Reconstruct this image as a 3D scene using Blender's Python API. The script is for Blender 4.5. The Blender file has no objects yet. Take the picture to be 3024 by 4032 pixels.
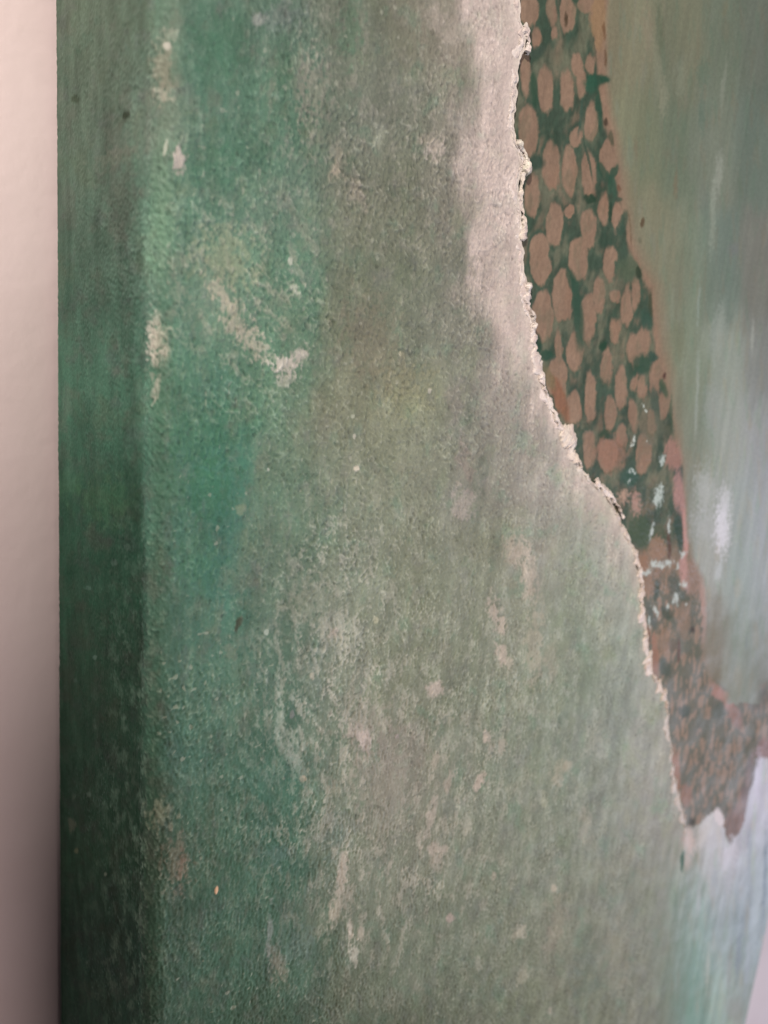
import bpy, math
import numpy as np

# ------------------------------------------------------------------ camera, world, lamps, exposure
scene = bpy.context.scene

def depth(y): return DEPTH * (1 - .8 * y)   # the canvas leans out a little towards its lower end
COL = scene.collection
F = 2933.0                                   # focal length in photo pixels (3024 x 4032)
DEPTH = 0.050                                # how far the canvas stands off the wall

def solve_camera():
    """Orientation and place of the phone: the long sides of the canvas vanish far below the photo."""
    v1 = np.array([430 - 1512, -(15800 - 2016), -F]); v1 /= np.linalg.norm(v1)
    z = -math.sin(math.radians(36)); r = math.sqrt(1 - z * z)
    ph = math.atan2(v1[1], v1[0]); q = math.acos(-v1[2] * z / (r * math.hypot(v1[0], v1[1])))
    for s in (1, -1):
        v2 = np.array([r * math.cos(ph + s * q), r * math.sin(ph + s * q), z])
        if v2[0] > 0: break
    X, Y = v2, -v1
    M = np.array([X, Y, np.cross(X, Y)])
    rf = M @ np.array([598 - 1512, 0, -F]); rb = M @ np.array([238 - 1512, 0, -F])
    A, B = rf[0] / -rf[2], rb[0] / -rb[2]
    h = B * DEPTH / (A - B)
    return M, np.array([-A * h, 0, h])
M, C0 = solve_camera()

def project(X, Y, Z):
    """world point -> coordinates on the painter's layout chart (1659 x 2212)"""
    d = np.stack([X - C0[0], Y - C0[1], Z - C0[2]], -1) @ M
    k = F / np.maximum(-d[..., 2], 1e-3)
    return (1512 + d[..., 0] * k) / 1.8228, (2016 - d[..., 1] * k) / 1.8228
def at(u, v, z=0.0):
    r = np.stack([np.asarray(u) * 1.8228 - 1512., -(np.asarray(v) * 1.8228 - 2016.), np.full(np.shape(u), -F)], -1) @ M.T
    k = (z - C0[2]) / r[..., 2]
    return C0 + k[..., None] * r

cd = bpy.data.cameras.new('camera'); cam = bpy.data.objects.new('camera', cd); COL.objects.link(cam)
from mathutils import Matrix, Vector
mw = Matrix([list(M[i]) + [C0[i]] for i in range(3)] + [[0, 0, 0, 1]])
cam.matrix_world = mw
cd.sensor_fit = 'VERTICAL'; cd.sensor_height = 36; cd.lens = 36 * F / 4032
cd.clip_start = 0.005; cd.clip_end = 50
cd.dof.use_dof = True
fp = at(780., 1150.)
cd.dof.focus_distance = float(-((fp - C0) @ M)[2])
cd.dof.aperture_fstop = 19.0
scene.camera = cam

world = bpy.data.worlds.new('World'); scene.world = world; world.use_nodes = True
bg = world.node_tree.nodes['Background']; bg.inputs[0].default_value = (1.0, 0.85, 0.88, 1); bg.inputs[1].default_value = 0.05

def lamp(name, kind, loc, aim, power, color, size=0.1, size_y=None, spot=None, blend=1.0):
    ld = bpy.data.lights.new(name, kind); o = bpy.data.objects.new(name, ld); COL.objects.link(o)
    o.location = loc; o.rotation_euler = (Vector(aim) - Vector(loc)).to_track_quat('-Z', 'Y').to_euler()
    ld.energy = power; ld.color = color
    if kind == 'AREA':
        ld.shape = 'RECTANGLE'; ld.size = size; ld.size_y = size_y or size
    if kind == 'SPOT':
        ld.spot_size = math.radians(spot); ld.spot_blend = blend; ld.shadow_soft_size = size
    return o
lamp('picture_lamp', 'SPOT', (-0.52, 0.50, 0.50), (0.03, 0.134, 0), 50.0, (1.0, 0.83, 0.765), 0.03, spot=27.5)
lamp('window_light', 'AREA', (1.0, -0.62, 0.70), (0.2, -0.2, 0), 7.5, (0.78, 0.82, 1.0), 0.6, 0.6)
lamp('ceiling_light', 'AREA', (0.13, -0.10, 0.75), (0.11, -0.10, 0), 2.6, (1.0, 0.765, 0.75), 0.32, 0.32)

vs = scene.view_settings
vs.view_transform = 'Standard'; vs.look = 'None'; vs.exposure = 0; vs.gamma = 1; vs.use_curve_mapping = False

# ------------------------------------------------------------------ numpy noise
def _h(ix, iy, seed):
    n = (ix.astype(np.int64) * 374761393 + iy.astype(np.int64) * 668265263 + seed * 974711) & 0xffffffff
    n = ((n ^ (n >> 13)) * 1274126177) & 0xffffffff
    n = ((n ^ (n >> 16)) * 2246822519) & 0xffffffff
    return (n ^ (n >> 15))
_ang = np.arange(256) * (2 * np.pi / 256); GC = np.cos(_ang).astype(np.float32); GS = np.sin(_ang).astype(np.float32)
def perlin(x, y, seed=0):
    x0 = np.floor(x); y0 = np.floor(y); fx = (x - x0).astype(np.float32); fy = (y - y0).astype(np.float32)
    ix = x0.astype(np.int64); iy = y0.astype(np.int64)
    def g(dx, dy):
        k = _h(ix + dx, iy + dy, seed) & 255
        return GC[k] * (fx - dx) + GS[k] * (fy - dy)
    wx = fx * fx * fx * (fx * (fx * 6 - 15) + 10); wy = fy * fy * fy * (fy * (fy * 6 - 15) + 10)
    a = g(0, 0); b = g(1, 0); c = g(0, 1); d = g(1, 1)
    return ((a + (b - a) * wx) * (1 - wy) + (c + (d - c) * wx) * wy) * 1.5
def fbm(x, y, seed=0, octv=4, gain=0.55):
    s = 0; a = 1; t = 0
    for i in range(octv):
        s = s + a * perlin(x * 2 ** i + 17.3 * i, y * 2 ** i - 9.1 * i, seed + 31 * i); t += a; a *= gain
    return s / t * 1.5
def voronoi(x, y, seed=0):
    """distance to nearest and second nearest point"""
    ix = np.floor(x).astype(np.int64); iy = np.floor(y).astype(np.int64)
    d1 = np.full(x.shape, 9., np.float32); d2 = d1.copy()
    for i in (-1, 0, 1):
        for j in (-1, 0, 1):
            a = _h(ix + i, iy + j, seed)
            px = ix + i + (a & 1023) / 1023.; py = iy + j + ((a >> 10) & 1023) / 1023.
            d = np.hypot(px - x, py - y).astype(np.float32)
            d2 = np.minimum(d2, np.maximum(d1, d)); d1 = np.minimum(d1, d)
    return d1, d2
def sst(a, b, x):
    t = np.clip((x - a) / (b - a), 0, 1); return t * t * (3 - 2 * t)
def lin(c):
    c = np.asarray(c, float) / 255.; return np.where(c < .04045, c / 12.92, ((c + .055) / 1.055) ** 2.4)

# ------------------------------------------------------------------ how the painter laid the picture out
# tones on the chart, light and shade still in them: (u, v, r, g, b)
SEA_U = [200, 340, 480, 620, 760, 900, 1000, 1100]
SEA = {
 -200: [(98,111,90),(100,120,98),(90,120,98),(95,118,98),(112,120,100),(120,122,100),(148,138,122),(185,163,150)],
 50:  [(98,111,90),(100,126,104),(88,122,100),(96,118,100),(114,120,102),(120,120,100),(146,136,120),(186,164,152)],
 250: [(95,110,90),(112,128,108),(88,126,104),(90,124,100),(118,122,106),(122,124,106),(134,130,114),(192,168,158)],
 450: [(86,105,86),(104,138,112),(92,130,106),(104,128,108),(122,124,104),(116,118,98),(128,122,108),(197,174,164)],
 650: [(70,98,78),(90,130,106),(116,142,118),(96,134,108),(112,118,96),(116,122,102),(126,126,110),(193,172,162)],
 850: [(67,103,80),(88,128,102),(76,126,98),(99,132,104),(126,126,102),(140,142,114),(126,126,112),(165,152,142)],
 1050:[(43,77,57),(78,116,94),(65,124,102),(105,129,105),(128,134,112),(132,136,114),(134,132,118),(150,142,130)],
 1250:[(34,65,47),(73,106,87),(69,117,98),(99,119,99),(136,142,122),(128,132,108),(132,136,115),(142,142,122)],
 1450:[(30,53,38),(70,104,85),(82,118,97),(86,113,94),(138,142,124),(126,130,106),(124,130,108),(146,148,128)],
 1650: [(27,47,34),(57,88,69),(66,100,80),(66,104,83),(130,136,116),(138,134,118),(126,132,112),(132,140,120)],
 1850: [(24,42,29),(61,81,63),(65,96,75),(65,102,81),(122,128,108),(132,132,114),(126,130,110),(128,134,114)],
 2050: [(21,36,27),(56,82,64),(62,96,76),(72,100,80),(106,114,94),(110,118,98),(114,122,102),(122,128,106)],
 2250: [(22,37,27),(48,70,54),(56,80,60),(62,82,62),(84,92,72),(92,98,76),(98,104,84),(112,118,94)],
 2500: [(30,44,34),(48,70,54),(56,80,60),(62,82,62),(84,92,72),(92,98,76),(98,104,84),(112,118,94)],
}
SEA_X = [(1200,1050,175,165,155),(1200,1250,146,148,132),(1300,1250,160,165,152),(1370,1180,180,172,162),(1200,1450,134,144,122),
 (1300,1450,140,150,134),(1380,1450,160,168,158),(1200,1650,132,142,124),(1300,1650,145,152,140),(1400,1650,166,170,162),
 (1200,1850,130,138,120),(1300,1850,138,145,130),(1400,1850,150,154,145),(1200,2050,128,132,112),(1300,2050,136,140,124),
 (1400,2050,140,146,132),(1200,2250,120,126,104),(1300,2250,124,130,110),(1400,2250,130,134,118),(1440,1550,170,168,162),(1450,1750,172,170,166)]
WATER = [(1200,-200,122,120,100),(1300,100,130,122,100),(1350,100,126,122,100),(1400,60,130,128,106),(1440,100,106,110,92),(1480,100,118,118,98),(1560,100,108,116,100),(1640,100,104,110,98),
 (1340,300,126,126,102),(1400,300,116,120,98),(1460,300,106,116,98),(1540,300,116,122,108),(1640,300,104,115,104),
 (1400,520,128,126,104),(1450,600,124,124,104),(1500,600,120,130,112),(1550,600,110,122,112),(1650,600,118,118,110),
 (1440,800,128,130,108),(1500,800,126,134,116),(1560,800,146,152,142),(1650,800,130,132,128),
 (1470,950,126,126,110),(1520,950,128,136,122),(1570,950,158,162,156),(1650,950,154,156,158),
 (1490,1120,138,140,130),(1545,1120,158,162,156),(1600,1120,156,164,162),(1655,1120,162,166,172),
 (1530,1250,166,168,164),(1600,1250,156,168,166),(1655,1250,166,172,178),(1540,1400,124,116,100),(1600,1400,140,150,142),(1655,1400,150,158,158),
 (1575,1480,140,142,130),(1620,1480,138,148,138),(1655,1480,120,116,110),
 (1480,1810,172,166,160),(1540,1780,200,196,202),(1560,1880,182,188,196),(1600,1800,194,194,210),(1645,1700,204,204,222),
 (1480,1900,142,158,148),(1630,1900,176,188,200),(1450,2000,146,156,146),(1500,2000,136,168,158),(1560,2000,152,168,172),(1620,2000,156,174,186),
 (1440,2150,128,142,130),(1500,2150,122,158,144),(1560,2150,158,182,174),(1610,2150,148,160,158),(1500,2400,114,148,134),(1560,2400,150,170,160)]

def T(c, r, px, py): return c * 553. + px / 3., r * 553. + py / 3.

# scumbles and strokes of light or dark paint on the sea, and painted highlights at the fold: u, v, half width, half length, tilt (deg, + leans right going down), rgb, strength, ragged
MARKS = [
 (361,98,9,9,0,(212,200,184),.9,.5),(366,76,22,16,-30,(170,170,150),.5,1),(350,205,20,18,0,(190,180,160),.7,1),(352,150,22,60,0,(150,140,120),.6,1),
 (357,322,4,16,10,(190,190,170),.8,.6),(388,345,13,28,0,(198,180,170),.85,.8),(395,300,10,20,0,(150,160,140),.5,1),
 (334,735,15,62,0,(205,190,170),.95,1.0),(350,745,17,45,0,(160,160,138),.6,1.2),(338,840,7,34,8,(190,180,160),.8,1),(355,760,8,12,0,(205,190,170),.5,1),
 (335,640,14,60,0,(110,140,120),.5,1),(345,480,22,120,0,(116,150,120),.5,1),(320,520,12,60,0,(128,162,130),.5,1),  # pale green strips put the fold's highlight into the colour
 (490,560,55,70,-20,(150,156,124),.55,1.3),(475,630,18,40,-38,(186,176,154),.62,1.4),(505,690,26,54,-32,(180,170,148),.6,1.5),
 (545,735,22,38,-42,(186,176,154),.66,1.4),(585,770,9,44,-45,(172,172,150),.6,1.3),(617,790,26,24,0,(196,184,170),.85,1.3),(645,772,14,30,38,(192,180,166),.8,1.2),(618,822,18,16,0,(190,182,166),.6,1.2),
 (560,45,14,16,20,(184,180,170),.7,1),(590,60,10,14,0,(150,170,150),.4,1),(650,160,18,50,0,(150,142,130),.6,1),(672,190,40,80,0,(142,136,120),.55,1.3),(600,40,60,30,-20,(106,116,110),.5,1),
 (945,42,18,40,-15,(170,156,142),.7,1),(965,70,30,30,0,(160,148,134),.5,1.2),(940,318,24,26,-30,(180,164,150),.8,1),(925,300,26,14,-20,(160,150,132),.6,1),
 (725,372,14,16,0,(184,166,144),.7,1),(772,415,14,46,-18,(160,148,130),.6,1),(820,300,12,26,15,(160,160,140),.55,1.1),(735,340,16,20,0,(150,142,122),.6,1),(595,205,10,8,0,(130,160,140),.4,1),
 (627,565,5,8,0,(190,190,170),.8,.5),(640,628,8,14,-20,(186,186,166),.7,1),(655,612,5,10,-40,(186,180,160),.7,1),(633,585,9,12,-30,(150,156,140),.5,1),(690,650,18,6,30,(150,160,135),.5,1),
 (800,730,60,90,-10,(132,122,102),.5,1.2),(872,850,66,52,-15,(148,146,112),.55,1.2),(865,815,55,40,0,(138,130,106),.3,1.2),(840,1010,90,80,0,(142,142,118),.35,1.2),
 (765,943,4,6,0,(205,195,175),.8,.4),(770,1012,6,6,0,(205,190,170),.9,.4),(762,900,4,4,0,(190,190,165),.7,.4),(928,845,4,6,0,(200,190,170),.8,.4),(864,764,3,5,0,(200,190,160),.7,.4),(580,1014,3,4,0,(200,200,185),.7,.4),
 (430,950,70,50,20,(60,110,82),.65,1.7),(450,1060,50,70,-25,(58,112,82),.7,1.7),(425,1210,50,66,10,(66,112,86),.6,1.7),(370,1040,40,60,0,(70,112,86),.5,1.3),(400,830,60,50,0,(72,116,90),.5,1.3),(520,300,50,60,0,(74,114,88),.4,1.3),(480,90,60,60,0,(70,112,86),.45,1.3),(500,1130,30,20,-40,(74,120,102),.5,1),
 (150,1050,36,26,0,(62,96,66),.4,1),(230,1080,60,50,0,(58,92,60),.4,1.2),
 (1030,1060,18,80,8,(106,112,96),.65,1.1),(1000,1090,26,34,25,(176,162,152),.65,1.2),(1010,900,10,34,0,(80,90,74),.5,1.2),(1005,1000,16,50,-8,(150,134,124),.55,1.2),(985,880,20,60,0,(150,138,130),.4,1.2),
 (1000,560,24,40,-20,(112,112,96),.5,1.2),(1060,560,50,26,-40,(160,144,132),.35,1.3),
 (1112,1190,24,34,-25,(188,172,156),.9,1.1),(1143,1240,18,64,-6,(184,170,154),.85,1.2),(1165,1285,10,40,0,(160,156,140),.4,1),(1067,1318,12,32,-10,(192,176,160),.9,1.1),(1085,1350,11,24,0,(186,170,154),.85,1.1),
 (1084,1412,14,26,-10,(192,176,160),.9,1.1),(1100,1440,8,24,0,(180,168,150),.6,1),(1155,1400,20,80,0,(172,164,144),.7,1.3),(1190,1430,16,40,0,(168,160,142),.4,1.2),(1060,1180,50,40,0,(116,118,96),.5,1.2),
 (940,1487,18,15,0,(188,172,158),.9,.6),(936,1500,8,9,0,(180,166,150),.7,.7),(735,1370,56,50,-20,(168,166,150),.5,1.3),(675,1300,50,60,-15,(152,152,134),.5,1.3),(722,1368,13,10,0,(190,168,155),.6,1),(812,1338,7,8,0,(196,190,160),.7,.7),
 (680,1460,14,60,0,(112,124,116),.4,1.2),(674,1460,5,8,0,(178,168,150),.7,.6),(800,1470,8,20,20,(160,156,136),.5,1),
 (780,1555,50,56,0,(156,148,134),.55,1.2),(788,1598,14,22,-14,(204,184,174),.85,.8),(765,1580,20,18,0,(186,168,156),.55,1),
 (830,1690,60,110,0,(152,142,128),.5,1.3),(870,1620,70,50,0,(132,122,110),.4,1.3),(815,1790,60,50,0,(140,138,122),.4,1.2),
 (858,1590,5,5,0,(170,150,150),.5,.5),(740,1880,9,54,6,(188,172,156),.8,.9),(724,1965,13,34,18,(182,168,150),.7,1),(757,2000,7,40,0,(196,182,166),.8,1),(765,2062,10,26,-8,(190,182,166),.7,1.2),(780,2018,8,16,0,(180,166,150),.6,1),(745,1935,20,26,0,(160,152,136),.6,1),
 (700,1780,14,40,20,(176,164,146),.6,1),(715,1700,20,30,-30,(164,156,138),.5,1),(640,1648,14,40,-30,(172,170,156),.7,1),(625,1620,20,50,-30,(150,156,142),.5,1.2),(655,1682,8,7,0,(205,184,160),.8,.5),(605,1560,9,30,10,(165,172,155),.5,1.1),(632,1590,9,22,-30,(160,168,150),.5,1.1),(632,1545,5,8,0,(150,140,140),.5,.6),
 (942,1640,9,24,22,(180,166,148),.65,1),(968,1690,8,34,16,(182,166,150),.7,1),(930,1770,10,52,14,(184,168,154),.65,1),(943,1832,24,14,0,(180,164,150),.7,1),(940,1855,13,26,0,(176,162,146),.6,1),(1034,1692,8,24,22,(190,170,154),.8,.8),(1052,1592,8,14,-10,(186,172,158),.75,.9),(1085,1612,9,14,0,(178,166,150),.65,1),(1062,1620,7,20,10,(176,164,148),.5,1),(1048,1595,5,8,0,(196,178,160),.7,.6),
 (1005,1780,8,24,8,(172,168,150),.5,1),(1068,1892,5,12,10,(178,162,146),.6,1),(974,1982,8,9,0,(182,160,148),.7,.9),(1035,2080,12,14,0,(168,166,150),.5,1.2),
 (512,1352,5,22,10,(62,60,44),.85,1),(520,1340,4,14,20,(80,74,58),.5,1),(576,1366,5,7,0,(190,196,180),.6,.6),(500,1412,20,20,0,(130,128,108),.3,1.2),
 (380,1860,30,60,0,(120,108,90),.5,1.2),(392,1872,9,34,8,(122,96,78),.6,1.1),(348,1760,30,26,-20,(128,128,106),.5,1.2),(345,1745,14,20,0,(140,142,116),.4,1),(468,1922,3.2,8,10,(226,170,130),1,.3),
 (582,2020,6,60,4,(130,134,128),.6,1.1),(600,2080,16,40,-10,(134,124,108),.55,1.2),(655,1880,40,30,0,(62,100,82),.5,1.2),(600,1690,80,60,0,(68,112,92),.5,1.3),(600,1850,30,24,0,(86,112,102),.5,1.2),(640,2040,40,40,0,(96,116,106),.5,1.2),(720,1800,40,56,0,(112,124,114),.5,1.2),
 (520,1100,14,10,0,(160,160,130),.4,1),(400,1620,60,60,0,(74,116,100),.3,1.3),
 (200,1480,26,30,0,(58,72,56),.4,1),(190,1350,50,60,0,(60,76,58),.4,1.3),
 (163,213,9,9,0,(60,70,48),.75,.7),(271,248,8,9,0,(50,58,40),.9,.8),(268,54,7,6,0,(70,88,70),.6,1),(240,238,10,5,0,(72,84,64),.5,1),(292,190,7,4,0,(66,90,72),.5,1),(168,110,7,5,0,(72,96,74),.5,1),
 (190,1270,6,5,0,(110,140,120),.7,.6),(245,1215,6,7,0,(110,130,112),.7,.7),(274,1182,6,7,0,(108,130,110),.6,.7),(205,1420,4,5,0,(120,140,124),.7,.6),(163,1470,4,5,0,(86,104,90),.6,.6),
 (192,1716,5,6,0,(104,116,100),.7,.6),(160,1720,5,10,10,(90,96,80),.6,1),(155,1780,9,14,0,(112,104,88),.6,1),(165,1838,5,6,0,(120,112,80),.6,.7),(228,1888,3,4,0,(130,130,110),.7,.5),
 (250,340,50,20,-20,(128,124,104),.35,1.3),(255,300,30,40,0,(116,112,98),.3,1.3),(260,420,40,70,0,(94,96,82),.4,1.3),(150,1030,10,40,0,(70,104,80),.4,1),(130,590,10,60,0,(90,96,74),.3,1),
 (470,130,50,70,0,(74,118,92),.5,1.2),(505,60,30,40,0,(80,116,92),.5,1.2),(460,360,50,50,20,(72,120,92),.5,1.2),(620,150,30,60,0,(78,116,88),.5,1.2),(540,190,40,90,0,(84,120,96),.4,1.2),(755,60,26,70,0,(82,118,90),.5,1.2),(560,350,50,50,0,(80,120,94),.4,1.2),
 (430,780,60,40,-20,(86,126,102),.4,1.2),(470,830,50,34,0,(80,126,106),.4,1.2),(610,870,40,34,0,(112,140,116),.3,1.2),
 (1240,1290,36,90,0,(126,136,110),.4,1.2),(1270,1470,30,60,10,(122,136,112),.5,1.2),(1250,1560,16,50,10,(136,140,130),.5,1.2),(1215,1565,10,50,8,(118,132,118),.4,1.2),(1225,1655,11,12,0,(186,174,152),.5,1),(1190,1640,8,22,-10,(150,156,136),.5,1.1),
 (1280,1605,14,26,12,(158,158,142),.5,1.1),(1205,1668,14,24,20,(184,172,150),.5,1.1),(1175,1730,8,26,-8,(190,188,164),.45,1),(1262,1780,16,46,0,(162,156,142),.5,1.1),(1197,1920,6,8,0,(192,180,160),.75,.6),(1205,1980,20,50,-8,(158,150,132),.5,1.1),(1125,2012,18,12,-30,(188,178,160),.65,1.1),(1190,2030,20,30,15,(156,146,130),.5,1.1),
 (1130,2108,18,14,-30,(176,170,150),.5,1.2),(1188,2182,4,8,0,(190,184,168),.7,.7),(1265,2060,26,60,0,(108,124,108),.5,1.2),(1270,2130,36,30,0,(110,124,110),.5,1.2),(1335,2060,30,60,0,(150,146,128),.5,1.2),(1370,2130,60,12,-75,(150,150,134),.3,1.2),(1425,2100,16,50,5,(150,160,146),.5,1),
 (1320,1560,12,70,-8,(126,134,128),.5,1.1),(1350,1500,20,80,-5,(150,158,150),.5,1.2),(1330,1620,14,60,15,(128,138,130),.4,1),(1290,1700,10,50,0,(126,130,120),.4,1),(1400,1700,20,40,0,(160,156,150),.4,1.2),(1170,1175,14,24,10,(150,140,128),.4,1),
]
# on the smooth water and shore: same columns
TM = []
def tm(c, r, px, py, rx, ry, tilt, rgb, s=.8, k=1.0): TM.append((c * 553 + px / 3, r * 553 + py / 3, rx / 3, ry / 3, tilt, rgb, s, k))
tm(2,0,880,200,34,200,-4,(140,128,108),.5); tm(2,0,950,480,34,220,-6,(134,134,114),.4,1.2); tm(2,0,985,640,34,110,0,(138,136,116),.4,1.2)
tm(2,0,960,180,26,200,-3,(96,104,84),.6); tm(2,0,1240,480,50,110,0,(94,112,96),.5,1); tm(2,0,1230,760,24,140,0,(94,112,98),.5); tm(2,0,1370,560,12,200,6,(134,138,124),.5); tm(2,0,1340,1120,26,150,5,(148,152,140),.6); tm(2,0,1300,1400,20,260,2,(146,152,138),.55)
tm(2,0,1090,500,40,120,0,(126,130,112),.5,1); tm(2,0,800,960,20,80,0,(122,108,88),.4,1); tm(2,0,1060,1200,16,100,0,(124,106,84),.45); tm(2,0,1250,1300,26,140,0,(108,116,106),.5); tm(2,0,1440,1620,40,50,0,(116,116,118),.4,1); tm(2,0,1380,50,20,60,10,(116,112,90),.4,1)
tm(2,1,1040,330,16,130,0,(132,138,120),.5); tm(2,1,1210,320,9,170,2,(142,152,142),.6); tm(2,1,1200,900,13,300,2,(158,164,156),.5,1); tm(2,1,1330,500,50,200,6,(150,156,148),.5); tm(2,1,1560,520,12,140,0,(158,160,152),.6); tm(2,1,1300,1000,60,170,0,(154,158,156),.4,1)
tm(2,1,1090,560,40,160,4,(110,112,90),.5,1); tm(2,1,1090,900,24,160,0,(118,116,98),.4,1)
# white scumble with window glare painted into it, at the turn of the shore
tm(2,1,1250,1520,70,160,0,(178,180,178),.6,1.4); tm(2,1,1380,1600,44,120,0,(200,200,204),.75,1.3); tm(2,2,1260,90,90,120,0,(176,178,178),.55,1.5); tm(2,2,1360,120,56,160,0,(216,214,222),.85,1.3); tm(2,2,1340,380,30,70,12,(194,198,202),.6,1); tm(2,2,1370,520,13,190,-2,(164,172,170),.6); tm(2,2,1230,240,34,80,0,(160,160,154),.45,1.2)
tm(2,2,1520,850,10,40,0,(122,132,134),.5); tm(2,2,1300,900,60,190,4,(132,122,106),.5,1); tm(2,2,1320,1080,40,70,10,(122,112,92),.5,1); tm(2,2,1340,700,60,180,0,(132,128,116),.45,1)
# pale water in the bottom right corner
tm(2,3,1590,80,28,170,4,(216,214,236),.8); tm(2,3,1340,320,24,60,-12,(226,216,222),.85,.8); tm(2,3,1390,560,16,60,0,(218,218,232),.7); tm(2,3,1420,560,50,120,12,(214,212,226),.7,1); tm(2,3,1240,420,40,110,20,(204,200,200),.7,1); tm(2,3,1300,500,40,90,0,(196,196,204),.5,1)
tm(2,3,1410,700,30,120,10,(196,200,212),.6,1); tm(2,3,1260,620,20,110,8,(192,196,200),.6,1); tm(2,3,1210,850,16,140,4,(176,184,186),.6,1); tm(2,3,1310,740,26,130,8,(174,182,192),.5,1); tm(2,3,1580,900,30,340,4,(182,196,206),.6,1); tm(2,3,1640,700,14,280,2,(120,138,158),.6,1)
tm(2,3,1470,1180,20,200,6,(136,150,164),.6,1); tm(2,3,1530,1240,14,220,5,(170,182,194),.6,1); tm(2,3,1410,1300,20,180,4,(150,152,150),.5,1); tm(2,3,1270,1280,12,160,3,(182,190,182),.6,1); tm(2,3,1160,1420,44,200,2,(116,150,134),.45,1.2); tm(2,3,1060,900,20,110,0,(130,150,138),.5,1); tm(2,3,1100,1180,40,140,0,(126,148,134),.5,1)
tm(2,3,1080,1500,40,120,0,(120,146,132),.4,1); tm(2,3,1440,1560,60,90,0,(146,146,138),.5,1); tm(2,3,1350,1500,10,160,3,(168,186,172),.6,.8); tm(2,3,1180,1000,40,110,0,(150,164,158),.4,1); tm(2,3,1540,560,20,180,2,(150,164,180),.4,1); tm(2,3,1450,1000,20,150,4,(136,154,160),.45,1)
tm(2,3,1150,480,36,100,-8,(206,186,180),.75,1.2); tm(2,3,1140,600,22,50,0,(190,176,168),.6,1.1); tm(2,3,1105,600,12,60,4,(70,104,86),.8,.9); tm(2,3,1110,450,16,60,-5,(180,150,136),.5,1)

# shore: outline of the paste edge (chart), net and bank
EDGE = [(1120,-320),(1124,-120),(1127,0),(1130,50),(1140,66),(1130,110),(1119,180),(1117,260),(1120,310),(1136,345),(1136,365),(1122,390),(1123,430),(1132,470),(1131,530),(1135,575),(1144,620),(1147,670),(1158,712),
 (1158,760),(1172,815),(1188,860),(1208,905),(1222,935),(1240,950),(1243,985),(1262,1020),(1290,1052),(1318,1080),(1340,1120),(1352,1150),(1368,1180),(1380,1230),(1388,1290),(1396,1345),(1398,1400),(1404,1440),(1418,1470),(1440,1508),(1446,1560),(1454,1640),(1462,1700),(1474,1745),(1482,1780),
 (1480,1830),(1474,1880),(1468,1950),(1462,2050),(1460,2212),(1458,2400),(1455,2700)]
BANK_R = [(1290,-320),(1312,0),(1310,130),(1311,170),(1322,250),(1336,290),(1346,350),(1358,430),(1372,500),(1392,560),(1424,615),(1430,680),(1440,760),(1452,800),(1456,870),(1466,930),(1476,990),(1480,1050),(1485,1105),(1486,1150),(1495,1200),(1518,1250),(1526,1300),(1524,1360),(1516,1400),(1530,1455),(1570,1490),(1600,1525),(1700,1460)]
BANK_END = [(1700,1620),(1640,1640),(1634,1665),(1627,1695),(1617,1725),(1610,1770),(1597,1803),(1583,1812),(1577,1824),(1569,1808),(1562,1785),(1557,1765),(1546,1756),(1532,1758),(1520,1772),(1508,1783),(1494,1786),(1480,1790),(1470,1785)]
HOLES = [(2,0,a) for a in [(115,60,52,115),(155,240,28,60),(255,80,28,95),(270,220,22,45),(362,95,48,115),(480,30,48,60),(425,420,34,70),(448,540,26,80),(218,585,46,145),(355,595,40,122),(511,785,38,118),
 (502,420,22,60),(85,450,30,160),(105,850,60,150),(412,885,36,58),(617,1040,48,120),(252,1075,54,142),(370,1105,43,142),(495,1120,44,150),(126,1265,44,122),(275,1460,52,132),(370,1365,34,36),(495,1475,46,112),
 (595,1365,32,92),(682,1400,30,80),(182,1625,58,95),(436,1625,50,82),(635,1655,42,60),(575,740,-1,0)]] + \
 [(2,1,a) for a in [(185,50,62,125),(430,50,58,108),(625,50,38,100),(325,260,66,155),(195,390,62,148),(490,400,50,138),(563,255,38,102),(660,262,32,45),(745,330,36,118),(802,250,30,92),(668,480,32,76),(297,590,24,95),
 (405,625,50,112),(612,715,36,108),(788,610,38,98),(852,540,42,82),(295,770,58,110),(505,910,38,140),(708,850,38,122),(845,850,30,72),(920,790,31,110),(400,990,42,105),(635,1030,36,105),(782,1030,31,92),(790,820,20,45),
 (980,960,30,84),(712,1165,32,68),(500,1250,40,112),(620,1290,56,100),(850,1290,46,120),(905,1080,26,70),(310,900,30,80),(262,800,46,90),(985,700,60,120),(970,520,40,100)]]
HOLES = [(c * 553 + a[0] / 3, r * 553 + a[1] / 3, a[2] / 3, a[3] / 3) for c, r, a in HOLES if a[2] > 0]

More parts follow.
